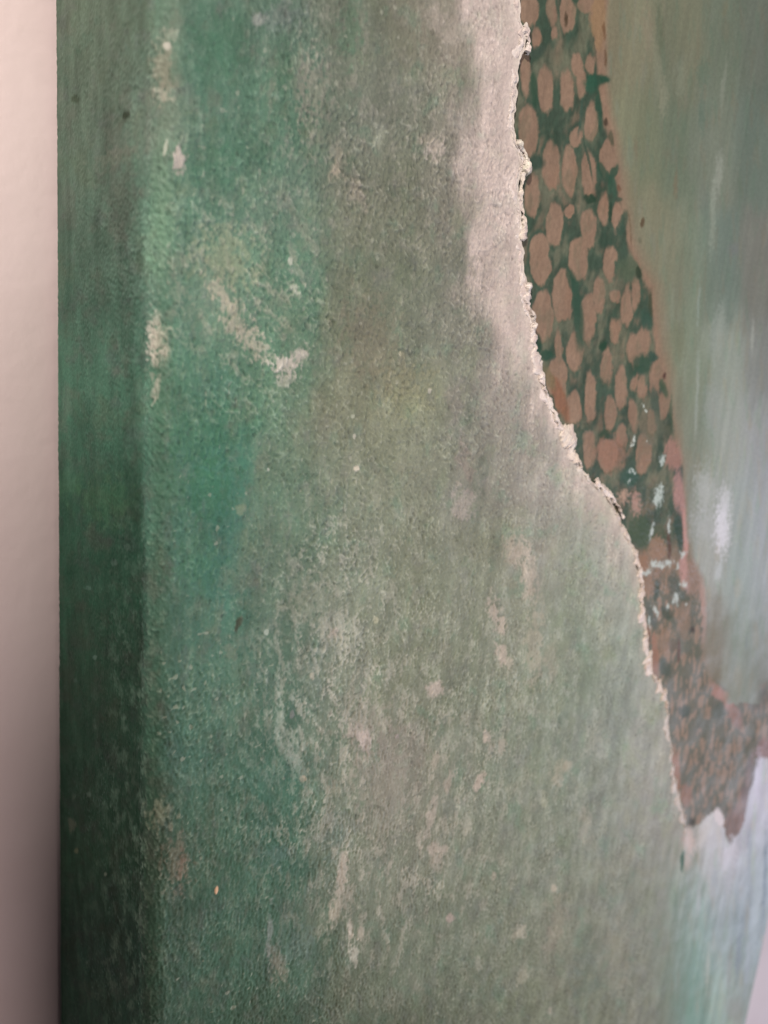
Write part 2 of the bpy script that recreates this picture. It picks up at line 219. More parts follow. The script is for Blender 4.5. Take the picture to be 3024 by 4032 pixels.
def rbf(u, v, pts, su, sv):
    p = np.array(pts, float); L = lin(p[:, 2:5]).astype(np.float32)
    num = np.zeros(u.shape + (3,), np.float32); den = np.full(u.shape, 1e-9, np.float32)
    for i in range(len(p)):
        w = np.exp(-(((u - p[i, 0]) / su) ** 2 + ((v - p[i, 1]) / sv) ** 2) * .5).astype(np.float32) + \
            1e-5 / (1 + ((u - p[i, 0]) / su) ** 2 + ((v - p[i, 1]) / sv) ** 2)
        num += w[..., None] * L[i]; den += w
    return num / den[..., None]
def edge_u(v, line):
    p = np.array(line, float); o = np.argsort(p[:, 1]); return np.interp(v, p[o, 1], p[o, 0])
def apply_marks(col, u, v, marks, rag):
    for (mu, mv, a, b, tilt, rgb, s, k) in marks:
        if marks is MARKS and mu < 290 and mv > 1100: rgb = tuple(c * .72 for c in rgb); s = s * .7
        m = (abs(u - mu) < (a + b) * 1.7) & (abs(v - mv) < (a + b) * 1.7)
        if not m.any(): continue
        t = math.radians(tilt); du = u[m] - mu; dv = v[m] - mv
        x = du * math.cos(t) + dv * math.sin(t) ; y = -du * math.sin(t) + dv * math.cos(t)
        # positive tilt leans to the left going down (like a slash)
        r = np.sqrt((x / a) ** 2 + (y / b) ** 2) - rag[m] * k * .75
        w = (s * sst(1.35, .35 if k > .9 else .7, r))[..., None]
        col[m] = col[m] * (1 - w) + lin(rgb) * w
    return col

# ------------------------------------------------------------------ relief of the paste (metres), from lengths across (q) and along (y) the canvas
ANG = [-10, -38, -62, -88, -112]
def fibre_angle(u, v):
    a = -45 + 8 * np.sin(v / 300.) - 34 * sst(1100, 1900, v) - 22 * sst(1000, 1350, u)
    a = a + 30 * (1 - sst(300, 420, u)) * (1 - sst(1300, 2000, v)) + 10 * np.sin(u / 190. + v / 260.)
    return np.clip(a, -111, -11)
def relief(q, y, u, v):
    """returns coarse height 0-centred, and fibre value -1..1"""
    a = fibre_angle(u, v) + 16 * perlin(q * 60, y * 60, 91)
    tot = np.zeros(q.shape, np.float32)
    A = np.array(ANG)
    for i, an in enumerate(ANG):
        lo = A[i - 1] if i > 0 else 0; hi = A[i + 1] if i < len(A) - 1 else -140
        w = np.clip(np.where(a > an, (lo - a) / (lo - an), (a - hi) / (an - hi)), 0, 1)
        t = math.radians(an); s = q * math.cos(t) + y * math.sin(t); c = -q * math.sin(t) + y * math.cos(t)
        wob = .00022 * perlin(s * 500, c * 500, 5 + i)
        n = .5 * perlin(s / .0021, (c + wob) / .00078, 11 + i) + 1.1 * perlin(s / .0012, (c + wob) / .00046, 23 + i)
        tot += (w * n).astype(np.float32)
    tot *= 1 / 1.15
    g = perlin(q / .00062, y / .0007, 71) * .8 + perlin(q / .00042, y / .00042, 72) * .8
    patch = .7 + .5 * np.clip(.5 + fbm(q / .013, y / .018, 41, 3), 0, 1.2)
    f = np.clip((tot * .75 + g * .7) * patch, -1.6, 1.6)
    f = np.where(f > 0, f, f * 1.25)
    low = fbm(q / .011, y / .016, 51, 3) * .00014 + perlin(q / .0035, y / .0045, 53) * .00004
    amp = .000135 * (.45 + .55 * sst(-100, 500, v))
    return low + f * amp, f

def sea_colour(q, y, u, v, f):
    pts = [(uu, vv) + c for vv, row in SEA.items() for uu, c in zip(SEA_U, row)] + SEA_X + [(120, vv) + row[0] for vv, row in SEA.items()]
    w1 = fbm(q / .012, y / .02, 61, 4); w2 = fbm(q / .012 + 40, y / .02, 62, 4)
    w3 = fbm(q / .0035, y / .006, 63, 3)
    uu = u + 62 * w1 + 20 * w3; vv = v + 80 * w2 + 20 * w3
    col = rbf(uu, vv, pts, 52, 78)
    side = np.stack([np.interp(v + 40 * w1, list(SEA.keys()), [lin(r[0])[c] for r in SEA.values()]) for c in range(3)], -1)  # darker side tone, some of the side's shade kept in its colour
    sw = sst(330, 300 - 60 * sst(1000, 200, v), u + (8 + 16 * sst(1000, 200, v)) * w3)[..., None]; col = col * (1 - sw) + side * (1 + .22 * w2 + .15 * w3)[..., None] * sw
    # pale foam apron beside the paste edge, fairly sharp on its left
    e = edge_u(v, EDGE)
    left = np.interp(v, [-300, 0, 300, 500, 640, 760, 900, 1050, 1150, 1250, 1500, 1750], [1005, 1008, 1010, 1000, 1010, 1085, 1155, 1215, 1300, 1365, 1425, 1460])
    ap = sst(-44, 44, u - left - 8 + 52 * fbm(q / .006, y / .012, 65, 4) + f * 7) * sst(1750, 1150, v)
    tone = lin((210, 187, 176)) * (1 + .10 * fbm(q / .01, y / .02, 66, 3))[..., None]
    rimw = sst(26, 2, e - u + 9 * fbm(q / .003, y / .004, 69, 4)) * sst(1500, 1100, v)
    tone = tone * (1 - .8 * rimw[..., None]) + lin((226, 206, 190)) * .8 * rimw[..., None]
    ap = np.maximum(ap, rimw * .8)
    ap = ap * (.90 + .25 * sst(40, 0, e - u)) * (.7 + .3 * sst(1200, 500, v))
    col = col * (1 - ap[..., None]) + tone * ap[..., None]
    rag = f * .45 + fbm(u / 16., v / 24., 67, 4) * 1.1
    # cloudy glazes: green, grey, olive, lilac, each in soft upright patches
    for k, (rgb, s, sc) in enumerate([((84,124,100), .30, 44), ((150,146,128), .34, 58), ((118,128,98), .35, 70), ((122,122,118), .30, 38), ((160,166,140), .25, 26)]):
        n = fbm(u / sc + 11 * k, v / (sc * 1.5) + 7 * k, 170 + k, 4)
        w = s * sst(.12, .75, n + rag * .12) * (1 - .85 * ap)
        lum = (col @ np.array([.3, .6, .1]))[..., None]
        g = lin(rgb); g = g / (g @ np.array([.3, .6, .1])) * lum * (1.12 if k in (1, 4) else .92)
        col = col * (1 - w[..., None]) + g * w[..., None]
    # chalky dry scumble, broken by the tooth of the paste
    def chalk(cu, cv, su, sv, sc, seed, s, rgb, tilt=0):
        nonlocal col
        g = np.exp(-.5 * (((u - cu) / su) ** 2 + ((v - cv) / sv) ** 2)); t = math.radians(tilt)
        x = u * math.cos(t) + v * math.sin(t); yy = -u * math.sin(t) + v * math.cos(t)
        n = fbm(x / sc, yy / (sc * 2.3), seed, 4)
        w = (s * g * sst(.10, .75, n + .38 * f + .1))[..., None]
        col = col * (1 - w) + lin(rgb) * w
    chalk(520, 640, 130, 170, 26, 501, .55, (176, 172, 150), -35)
    chalk(740, 1450, 110, 260, 24, 502, .75, (182, 176, 160), -10)
    chalk(850, 1750, 170, 240, 20, 503, .75, (180, 170, 154), 12)
    chalk(1060, 1500, 160, 330, 22, 504, .5, (176, 174, 156), 6)
    chalk(420, 1500, 110, 420, 20, 505, .32, (124, 142, 120), 0)
    chalk(430, 420, 110, 330, 20, 506, .40, (136, 160, 138), 0)
    chalk(700, 250, 130, 260, 26, 507, .42, (160, 152, 138), 10)
    chalk(930, 300, 70, 330, 22, 508, .42, (166, 156, 140), 0)
    chalk(1250, 1500, 130, 360, 14, 509, .45, (176, 180, 168), 3)
    chalk(1200, 1950, 200, 260, 18, 510, .34, (160, 160, 142), 8)
    chalk(620, 1560, 60, 140, 14, 511, .55, (170, 176, 160), -30)
    chalk(900, 950, 160, 260, 18, 512, .32, (164, 166, 142), -40)
    chalk(420, 1950, 120, 260, 18, 513, .26, (116, 124, 104), -10)
    col = apply_marks(col, u, v, MARKS, rag)
    # mottle of the pigment, dry-brushed crests, pale flecks
    drag = fbm(q / .0022, y / .016, 121, 4) * sst(200, 1500, v) + fbm(q / .003, y / .006, 122, 4) * .6
    col = col * (1 + .16 * drag)[..., None]
    mot = fbm(q / .0045, y / .007, 68, 4)
    col = col * (1 + .17 * mot)[..., None]
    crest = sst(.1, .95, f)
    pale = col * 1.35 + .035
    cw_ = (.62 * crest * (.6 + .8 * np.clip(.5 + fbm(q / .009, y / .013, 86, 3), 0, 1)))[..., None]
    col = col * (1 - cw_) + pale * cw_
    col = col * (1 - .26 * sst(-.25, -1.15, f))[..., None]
    n = perlin(q / .0011, y / .0012, 81); m = sst(.66, .82, n + .2 * perlin(q / .02, y / .02, 82)) * .30 * sst(300, 360, u)
    col = col * (1 - m[..., None]) + lin((196, 192, 172)) * m[..., None]
    n = perlin(q / .0010, y / .0012, 83); m = sst(.6, .8, n) * .5
    col = col * (1 - .6 * m[..., None])
    lum = (col @ np.array([.3, .6, .1]))[..., None]; col = col * .9 + lum * .1
    return np.clip(col, .004, .9)

def shore_colour(X, Y, u, v):
    w1 = fbm(X / .004, Y / .006, 101, 4); w2 = fbm(X / .004 + 33, Y / .006, 102, 4)
    fine = fbm(X / .0011, Y / .0016, 103, 3)
    up = u + 3.5 * w1 + 2 * fine; vp = v + 8 * w2 + 2 * fine
    # smooth water, brushed along the canvas
    st1 = fbm(X / .006, Y / .055, 104, 4); st2 = fbm(X / .0018, Y / .03, 105, 3)
    col = rbf(u + 12 * st1, v + 30 * w2, WATER, 24, 62)
    col = col * (1 + (.10 * st1 + .07 * st2) * (1 + 1.3 * sst(1700, 1850, v)))[..., None]
    for k, (rgb, s) in enumerate([((134,124,104), .30), ((98,118,100), .32), ((160,164,150), .24)]):
        n = fbm(u / 15. + 5 * k, v / 95. + 3 * k, 180 + k, 4); w = s * sst(.1, .7, n)
        lum = (col @ np.array([.3, .6, .1]))[..., None]; g = lin(rgb); g = g / (g @ np.array([.3, .6, .1])) * lum * (.95, .88, 1.15)[k]
        col = col * (1 - w[..., None]) + g * w[..., None]
    rag = .5 * fine + .5 * w1
    far = [t[:6] + (min(1, t[6] * (1.25 if t[1] > 1600 else 1.1)),) + t[7:] for t in TM]
    # bank
    br = edge_u(vp, BANK_R[:-2] ) 
    br = np.where(vp > 1520, 1700, br)
    p = np.array(BANK_END, float); o = np.argsort(p[:, 0]); be = np.interp(up, p[o, 0], p[o, 1])
    fuzz = np.interp(v, [0, 200, 500, 700, 1100, 1500], [6, 12, 26, 20, 10, 14])
    bank = sst(fuzz, -fuzz, up - br) * sst(3, -3, vp - be)
    bank = np.maximum(bank, sst(1630, 1650, up) * sst(1455, 1500, vp) * sst(1640, 1620, vp))
    brown = lin((142, 116, 97)) * (1 + .10 * w1 + .10 * fine)[..., None] * (1 + .16 * fbm(X / .01, Y / .02, 106, 3))[..., None]
    red = sst(.1, .8, fbm(X / .005, Y / .012, 107, 3))[..., None] * .22
    brown = brown * (1 - red) + lin((146, 106, 84)) * red
    greyb = (sst(1120, 1450, v) * .75)[..., None]
    brown = brown * (1 - greyb) + lin((150, 128, 110)) * greyb
    # the net: green where no hole is near
    d = np.full(u.shape, 9., np.float32)
    for (hu, hv, a, b) in HOLES:
        m = (abs(u - hu) < a * 2.4 + 12) & (abs(v - hv) < b * 2.0 + 16)
        if not m.any(): continue
        x = abs(up[m] - hu) / a; yy = abs(vp[m] - hv) / b
        r = (x ** 2.1 + yy ** 1.9) ** .5
        d[m] = np.minimum(d[m], (r - 1.09) * a)
    ragh = fbm(X / .0028, Y / .004, 113, 4)
    hole = sst(2.6, -2.2, d + 1.2 * fine + 3.6 * ragh)
    # finer, hurried net further along
    vst = fbm(X / .0014, Y / .008, 115, 3); d1, d2 = voronoi((up + .10 * (v - 1500) + 3 * vst) / 12.5, (vp + 14 * w2) / 50., 7)
    late = sst(.40, .20, d2 - d1 + .10 * fine - .12 * fbm(X / .012, Y / .02, 108, 3))
    blot = sst(.15, .5, fbm(up / 26., vp / 44., 109, 4))
    late = np.clip(late * .88 + blot * .42 + .18 * sst(.1, .6, vst), 0, 1) * sst(1180, 1300, v)
    netmask = sst(-7, 3, br - up - np.interp(v, [0, 160, 400, 800, 1000, 1200], [42, 22, 26, 26, 10, 14]) + 9 * fbm(X / .006, Y / .008, 110, 3))
    green = (1 - hole) * netmask * sst(1235, 1150, v)
    near = np.exp(-np.clip(d, 0, 40) / 5.)                                        # brush loaded beside the holes
    thin = sst(-.30, .35, fbm(X / .006, Y / .009, 111, 4) - near * .25)
    gcol = lin((52, 76, 62))[None] * (1 - thin[..., None]) + lin((98, 102, 84))[None] * thin[..., None]
    gcol = gcol * (1 + .25 * w1 + .2 * fine)[..., None]
    cover = (.93 - .46 * sst(.0, .7, fbm(X / .005, Y / .008, 114, 4)) * sst(2, 9, d))[..., None] * green[..., None]
    wash = (.34 * sst(.05, .6, fbm(X / .003, Y / .006, 116, 4)) * netmask * sst(1235, 1150, v))[..., None]; brown = brown * (1 - wash) + lin((104, 104, 84)) * wash
    rimm = (.6 * sst(24, 4, br - up + 8 * w1) * sst(300, 500, v))[..., None]; brown = brown * (1 - rimm) + lin((134, 118, 98)) * rimm
    col2 = brown * (1 - cover) + gcol * cover
    lcol = lin((74, 88, 73)) * (1 + .25 * w1)[..., None]
    col2 = col2 * (1 - .78 * late[..., None]) + lcol * .78 * late[..., None]
    # ochre at the top of the bank, torn green tags along its outer rim
    extra = [(1316-22,30,14,90,0,(150,120,86),.6,.8),(1203,0,1,1,0,(0,0,0),0,1),
     (2*553+550/3,522/3,26,13,-8,(46,76,60),.95,.25),(2*553+596/3,516/3,12,7,0,(46,76,60),.95,.3),(2*553+510/3,545/3,14,18,0,(50,86,68),.8,.4),
     (2*553+605/3,790/3,5,7,0,(60,50,38),.85,.4),(2*553+600/3,210/3,3,22,0,(104,74,50),.7,.6),(2*553+605/3,375/3,4,16,0,(92,66,46),.7,.6),(2*553+640/3,890/3,6,18,-15,(60,72,54),.7,.9),
     (2*553+645/3,1210/3,10,26,-12,(54,82,66),.9,.7),(2*553+660/3,1120/3,7,20,25,(46,76,60),.9,.4),(2*553+600/3,1130/3,9,26,-30,(46,76,60),.85,.4),(2*553+690/3,1230/3,5,7,0,(100,70,50),.6,.5),(2*553+690/3,1300/3,8,5,20,(64,80,66),.8,.5),
     (2*553+640/3,1370/3,4,20,0,(44,66,50),.9,.5),(2*553+848/3,1435/3,4,11,0,(84,62,42),.8,.4),(2*553+832/3,1553/3,4,8,0,(84,62,42),.8,.4),(2*553+720/3,1450/3,9,26,15,(58,80,66),.85,.8),(2*553+765/3,1480/3,2,40,-6,(100,74,52),.6,.6),
     (2*553+505/3,1290/3,14,10,0,(36,62,46),.85,.6),(2*553+605/3,1560/3,14,20,0,(50,72,58),.8,.8),(2*553+350/3,120/3,4,16,0,(60,50,34),.8,.6),(2*553+165/3,330/3,18,12,0,(64,78,66),.8,.7),(2*553+145/3,580/3,7,40,-4,(44,74,56),.8,.8),(2*553+110/3,230/3,7,10,0,(60,58,48),.85,.5),
     (2*553+150/3,1060/3,20,16,0,(50,72,60),.85,.7),(2*553+490/3,1015/3,3,50,-12,(50,74,60),.8,.4),(2*553+440/3,760/3,4,40,4,(56,82,70),.7,.5),(2*553+560/3,700/3,6,50,-4,(46,76,60),.85,.3),
     (2*553+430/3,553+400/3,12,60,-4,(46,76,60),.85,.3),(2*553+390/3,553+170/3,10,30,-20,(46,76,60),.85,.3),(2*553+900/3,553+330/3,5,34,0,(62,70,52),.8,.5),(2*553+870/3,553+420/3,14,24,-20,(56,82,68),.85,.6),(2*553+910/3,553+645/3,12,9,0,(52,78,66),.9,.4),(2*553+840/3,553+700/3,20,24,20,(46,76,60),.85,.5),
     (2*553+760/3,553+100/3,26,26,0,(84,96,76),.7,.9),(2*553+820/3,553+110/3,6,12,0,(50,62,46),.9,.5),(2*553+985/3,553+775/3,5,6,0,(80,54,46),.9,.4),(2*553+980/3,553+850/3,8,20,-20,(66,84,64),.85,.5),(2*553+1010/3,553+1120/3,9,20,10,(46,62,46),.9,.5),(2*553+1030/3,553+1000/3,4,40,0,(56,78,58),.8,.4),
     (2*553+930/3,553+970/3,8,40,-8,(70,84,72),.8,.5),(2*553+590/3,553+580/3,8,14,0,(32,66,48),.9,.4),(2*553+600/3,553+1150/3,12,12,0,(50,70,50),.8,.6),(2*553+310/3,553+920/3,12,46,-20,(136,92,68),.8,.7),(2*553+240/3,553+790/3,10,26,-20,(116,106,78),.7,.8),
     (2*553+160/3,553+560/3,11,24,-10,(36,68,54),.9,.5),(2*553+220/3,553+640/3,15,12,0,(42,74,58),.9,.6),(2*553+1080/3,553+1420/3,9,30,-4,(66,80,74),.9,.4),(2*553+760/3,553+1430/3,18,18,0,(52,82,68),.85,.8),(2*553+480/3,553+1400/3,14,10,-20,(70,82,66),.8,.7),
     (2*553+950/3,553+1120/3,40,30,0,(112,108,90),.4,1),(2*553+870/3,553+1130/3,16,50,0,(118,106,88),.6,.9),(2*553+640/3,553+1280/3,30,34,0,(150,108,90),.6,.9),
     (2*553+1050/3,553+1290/3,18,34,-8,(160,120,108),.85,.8),(2*553+1090/3,553+1600/3,11,60,-4,(176,134,128),.8,.6),(2*553+1120/3,1106+140/3,6,50,-3,(190,142,134),.9,.6),(2*553+1120/3,1106+400/3,8,40,-6,(186,144,138),.85,.7),(2*553+1240/3,1106+560/3,6,50,-4,(184,148,138),.8,.7),(2*553+1180/3,1106+430/3,18,40,0,(150,122,108),.7,.9),
     (2*553+1245/3,1106+760/3,5,50,0,(168,132,118),.7,.7),(2*553+1260/3,1106+930/3,9,50,-14,(160,128,112),.6,.8),(2*553+1360/3,1106+1190/3,12,34,-44,(176,130,118),.85,.7),(2*553+1440/3,1106+1310/3,13,30,-24,(158,122,114),.7,.8),(2*553+1590/3,1106+1200/3,34,34,0,(110,104,104),.5,1.1),(2*553+1640/3,1106+1560/3,18,30,0,(150,112,112),.7,.7),
     (2*553+1060/3,3*553+60/3,10,50,0,(156,112,88),.85,.7),(2*553+1130/3,3*553+170/3,12,24,0,(150,106,84),.7,.8),(2*553+1165/3,3*553+345/3,7,10,0,(64,60,44),.9,.5),(2*553+1440/3,3*553+360/3,26,34,0,(134,104,98),.7,.9),(2*553+1500/3,3*553+250/3,16,34,0,(142,112,106),.6,.9),(2*553+1530/3,3*553+100/3,10,60,8,(124,108,112),.6,.9),
     # dark greens of the broken middle stretch
     (2*553+830/3,1106+130/3,24,36,-8,(66,84,62),.85,.9),(2*553+960/3,1106+150/3,14,24,0,(72,84,62),.8,.9),(2*553+1082/3,1106+120/3,9,44,-2,(50,72,60),.95,.6),(2*553+1015/3,1106+200/3,4,36,-4,(88,62,48),.9,.6),(2*553+935/3,1106+500/3,6,22,0,(66,78,66),.85,.6),(2*553+1050/3,1106+480/3,12,24,0,(74,82,68),.85,.8),(2*553+1110/3,1106+560/3,14,24,-14,(76,84,68),.8,.9),
     (2*553+1000/3,1106+650/3,16,10,30,(62,74,58),.8,.9),(2*553+1160/3,1106+720/3,6,26,0,(80,86,72),.85,.6),(2*553+990/3,1106+1010/3,12,20,-20,(68,80,66),.8,.9),(2*553+1080/3,1106+900/3,4,26,0,(96,62,46),.85,.5),(2*553+1110/3,1106+1290/3,14,14,0,(62,76,64),.8,.9),
     (2*553+1170/3,1106+770/3,5,9,0,(62,46,34),.8,.5),(2*553+1340/3,1106+1290/3,14,18,0,(80,88,74),.8,.9),(2*553+1040/3,1106+870/3,12,12,0,(104,84,62),.6,.9),(2*553+880/3,1106+820/3,5,20,0,(120,84,62),.8,.6),(2*553+930/3,1106+930/3,7,44,-3,(156,112,90),.8,.6),(2*553+980/3,1106+840/3,13,32,0,(150,118,94),.6,.8),
     (2*553+1110/3,1106+690/3,15,38,0,(140,116,96),.7,.8),(2*553+880/3,1106+470/3,14,20,-10,(146,116,96),.7,.8),(2*553+900/3,1106+680/3,10,26,-14,(84,92,84),.8,.7),(2*553+950/3,1106+240/3,18,24,0,(156,122,100),.7,.9),(2*553+850/3,1106+330/3,12,26,0,(148,112,90),.7,.8)]
    col2 = apply_marks(col2, up, vp, [t for t in extra if t[6] > 0], rag)
    tags = [t for t in extra[2:16]]
    col = apply_marks(col, up, vp, tags, rag)
    col = col * (1 - bank[..., None]) + col2 * bank[..., None]
    rag2 = fbm(u / 5., v / 9., 112, 4)
    col = apply_marks(col, u + 3 * w1, v + 5 * w2, far, .4 * rag + .6 * rag2)
    # white crumbs of foam strewn over the bank
    foam = [(783,1190,9,30,14),(773,1222,9,8,0),(868,1000,7,10,0),(850,965,5,8,0),(875,1195,5,10,0),(945,1560,26,60,10),(965,1500,12,30,0),(760,1460,7,22,15),(930,1590,18,30,0),(970,1320,22,34,0),(775,1390,22,13,0),(800,1400,10,8,0)]
    fm = [(2*553+a/3,553+b/3,c_/3,d_/3,t,(186,196,190) if i > 3 else (206,212,204),.9,1.1) for i, (a, b, c_, d_, t) in enumerate(foam)]
    foam = [(1010,340,34,24,0),(915,330,24,28,20),(960,350,30,18,0),(905,120,10,46,10),(1110,268,18,22,0),(1112,462,22,16,0),(880,385,20,20,0),(1060,560,22,36,10),(1080,350,8,30,0),(1015,90,10,50,0),(1010,620,10,20,0),(930,640,12,40,-30),(850,400,14,14,0),(890,720,6,40,0),(1130,600,10,8,0)]
    fm += [(2*553+a/3,1106+b/3,c_/3,d_/3,t,(196,204,200),.85,1.1) for (a, b, c_, d_, t) in foam]
    fm += [(2*553+800/3,553+1600/3,10,26,0,(196,150,138),.6,1.1),(2*553+720/3,553+1560/3,12,14,0,(206,166,146),.6,1.1)]
    col = apply_marks(col, up, vp, fm, rag2)
    # grain of the bare weave
    wv = np.sin(X * 2 * np.pi / .00055 + 2 * w1) * np.sin(Y * 2 * np.pi / .00055 + 2 * w2)
    col = col * (1 + .025 * wv)[..., None]
    rel = .00002 * wv + .00005 * st2 + .00004 * w1 + .00005 * np.clip(green, 0, 1) + .00004 * fine * bank + .00009 * rag2 * bank * sst(1000, 1100, v) * sst(1500, 1200, v)
    return np.clip(col, .004, .92), rel

# how strongly the lamps fall on each place, so that tones read off the photo come near pigment; shade left over stays in the colour
EV = [-300, 50, 400, 750, 1100, 1450, 1800, 2150, 2600]
E_SIDE = [(168, 152, 147), (168, 152, 147), (159, 144, 139), (146, 132, 127), (129, 116, 112), (106, 95, 93), (83, 73, 72), (70, 60, 60), (65, 55, 55)]
E_LEFT = [(177, 163, 162), (177, 163, 162), (171, 158, 157), (164, 152, 151), (155, 143, 143), (144, 133, 135), (133, 123, 125), (125, 116, 119), (116, 107, 110)]
E_MID = [(178, 165, 163), (178, 165, 163), (175, 162, 160), (169, 157, 156), (162, 151, 151), (152, 142, 143), (140, 131, 134), (130, 122, 126), (120, 113, 117)]
E_RIGHT = [(173, 160, 159), (173, 160, 159), (170, 158, 157), (166, 154, 154), (162, 152, 153), (162, 154, 159), (153, 147, 154), (148, 143, 151), (137, 132, 140)]
def pigment(col, u, v, nz=1.0):
    T_ = [np.stack([np.interp(v, EV, lin(np.array(t))[:, c]) for c in range(3)], -1) / .3 for t in (E_SIDE, E_LEFT, E_MID, E_RIGHT)]
    a = (sst(.1, .9, nz) * np.ones(u.shape))[..., None]; b = np.clip((u - 400) / 600., 0, 1)[..., None]; c = np.clip((u - 1000) / 600., 0, 1)[..., None]
    E = T_[0] * (1 - a) + T_[1] * a; E = E * (1 - b) + T_[2] * b; E = E * (1 - c) + T_[3] * c
    return np.clip(col / E, .006, .88)

# ------------------------------------------------------------------ mesh helpers
def empty(name, loc=(0, 0, 0)):
    o = bpy.data.objects.new(name, None); o.location = loc; o.empty_display_size = .05; COL.objects.link(o); return o
def grid_mesh(name, P, color=None, mat=None, parent=None, smooth=True, flip=False):
    n, m = P.shape[:2]
    me = bpy.data.meshes.new(name)
    me.vertices.add(n * m); me.vertices.foreach_set('co', P.reshape(-1).astype(np.float32))
    i = (np.arange(n - 1)[:, None] * m + np.arange(m - 1)[None]).reshape(-1)
    q = np.stack([i, i + 1, i + m + 1, i + m], 1) if not flip else np.stack([i, i + m, i + m + 1, i + 1], 1)
    k = len(q); me.loops.add(k * 4); me.loops.foreach_set('vertex_index', q.reshape(-1).astype(np.int32))
    me.polygons.add(k); me.polygons.foreach_set('loop_start', (np.arange(k) * 4).astype(np.int32))
    me.update(calc_edges=True); me.validate()
    me.polygons.foreach_set('use_smooth', np.full(len(me.polygons), smooth))
    if color is not None:
        ca = me.color_attributes.new('pigment', 'FLOAT_COLOR', 'POINT')
        c = np.concatenate([color.reshape(-1, 3), np.ones((n * m, 1))], 1)
        ca.data.foreach_set('color', c.reshape(-1).astype(np.float32))
    if mat: me.materials.append(mat)
    o = bpy.data.objects.new(name, me); COL.objects.link(o)
    if parent: o.parent = parent
    return o

def paint_mat(name, rough, rough_var, bump, scale, spec=.5):
    m = bpy.data.materials.new(name); m.use_nodes = True; nt = m.node_tree; N = nt.nodes; L = nt.links
    b = N['Principled BSDF']
    at_ = N.new('ShaderNodeVertexColor'); at_.layer_name = 'pigment'
    tc = N.new('ShaderNodeTexCoord')
    n1 = N.new('ShaderNodeTexNoise'); n1.inputs['Scale'].default_value = scale; n1.inputs['Detail'].default_value = 5; n1.inputs['Roughness'].default_value = .65
    L.new(tc.outputs['Object'], n1.inputs['Vector'])
    mr = N.new('ShaderNodeMapRange'); mr.inputs[1].default_value = .3; mr.inputs[2].default_value = .7; mr.inputs[3].default_value = .90; mr.inputs[4].default_value = 1.10
    L.new(n1.outputs['Fac'], mr.inputs[0])
    mx = N.new('ShaderNodeVectorMath'); mx.operation = 'SCALE'; L.new(at_.outputs['Color'], mx.inputs[0]); L.new(mr.outputs[0], mx.inputs['Scale'])
    L.new(mx.outputs[0], b.inputs['Base Color'])
    n2 = N.new('ShaderNodeTexNoise'); n2.inputs['Scale'].default_value = scale * .12; n2.inputs['Detail'].default_value = 3; L.new(tc.outputs['Object'], n2.inputs['Vector'])
    m2 = N.new('ShaderNodeMapRange'); m2.inputs[1].default_value = .35; m2.inputs[2].default_value = .65; m2.inputs[3].default_value = rough - rough_var; m2.inputs[4].default_value = rough + rough_var
    L.new(n2.outputs['Fac'], m2.inputs[0]); L.new(m2.outputs[0], b.inputs['Roughness'])
    b.inputs['Specular IOR Level'].default_value = spec
    bp = N.new('ShaderNodeBump'); bp.inputs['Strength'].default_value = 1; bp.inputs['Distance'].default_value = bump
    L.new(n1.outputs['Fac'], bp.inputs['Height']); L.new(bp.outputs[0], b.inputs['Normal'])
    return m

# ------------------------------------------------------------------ wall
def plaster():
    m = bpy.data.materials.new('painted_plaster'); m.use_nodes = True; nt = m.node_tree; N = nt.nodes; L = nt.links; b = N['Principled BSDF']
    tc = N.new('ShaderNodeTexCoord')
    n = N.new('ShaderNodeTexNoise'); n.inputs['Scale'].default_value = 260; n.inputs['Detail'].default_value = 3; L.new(tc.outputs['Object'], n.inputs['Vector'])
    n2 = N.new('ShaderNodeTexNoise'); n2.inputs['Scale'].default_value = 22; n2.inputs['Detail'].default_value = 3; L.new(tc.outputs['Object'], n2.inputs['Vector'])
    cr = N.new('ShaderNodeValToRGB'); cr.color_ramp.elements[0].position = .35; cr.color_ramp.elements[1].position = .65
    cr.color_ramp.elements[0].color = (.72, .645, .625, 1); cr.color_ramp.elements[1].color = (.78, .71, .69, 1)
    L.new(n2.outputs['Fac'], cr.inputs[0]); L.new(cr.outputs[0], b.inputs['Base Color'])
    b.inputs['Roughness'].default_value = .7
    bp = N.new('ShaderNodeBump'); bp.inputs['Distance'].default_value = .00016; L.new(n.outputs['Fac'], bp.inputs['Height']); L.new(bp.outputs[0], b.inputs['Normal'])
    return m
xs = np.linspace(-1.6, 1.9, 60); ys = np.linspace(-1.8, 1.6, 60)
WX, WY = np.meshgrid(xs, ys)
wall = grid_mesh('wall', np.stack([WX, WY, -depth(WY) - .003], -1), None, plaster())
wall['kind'] = 'structure'

# ------------------------------------------------------------------ the painting
XF = float(at(3024 / 1.8228, 3720 / 1.8228)[0]); Y0, Y1 = -0.33, 0.16; R = .0034; TH = .0007
painting = empty('painting', (XF / 2, (Y0 + Y1) / 2, -DEPTH))
painting['label'] = 'textured green sea painting on deep wrapped canvas with raised pale foam edge'
painting['category'] = 'painting'
off = np.array([XF / 2, (Y0 + Y1) / 2, -DEPTH])

M_PASTE = paint_mat('dry_green_paste', .66, .10, .00013, 1700, .24)
M_SMOOTH = paint_mat('smooth_glaze', .55, .10, .00003, 1300, .24)
M_FOAM = paint_mat('thick_white_paste', .48, .08, .00010, 1400, .5)
M_LINEN = bpy.data.materials.new('raw_canvas'); M_LINEN.use_nodes = True
M_LINEN.node_tree.nodes['Principled BSDF'].inputs['Base Color'].default_value = (.45, .41, .34, 1); M_LINEN.node_tree.nodes['Principled BSDF'].inputs['Roughness'].default_value = .9
M_SIDE = paint_mat('painted_return', .75, .08, .00010, 1500, .10)

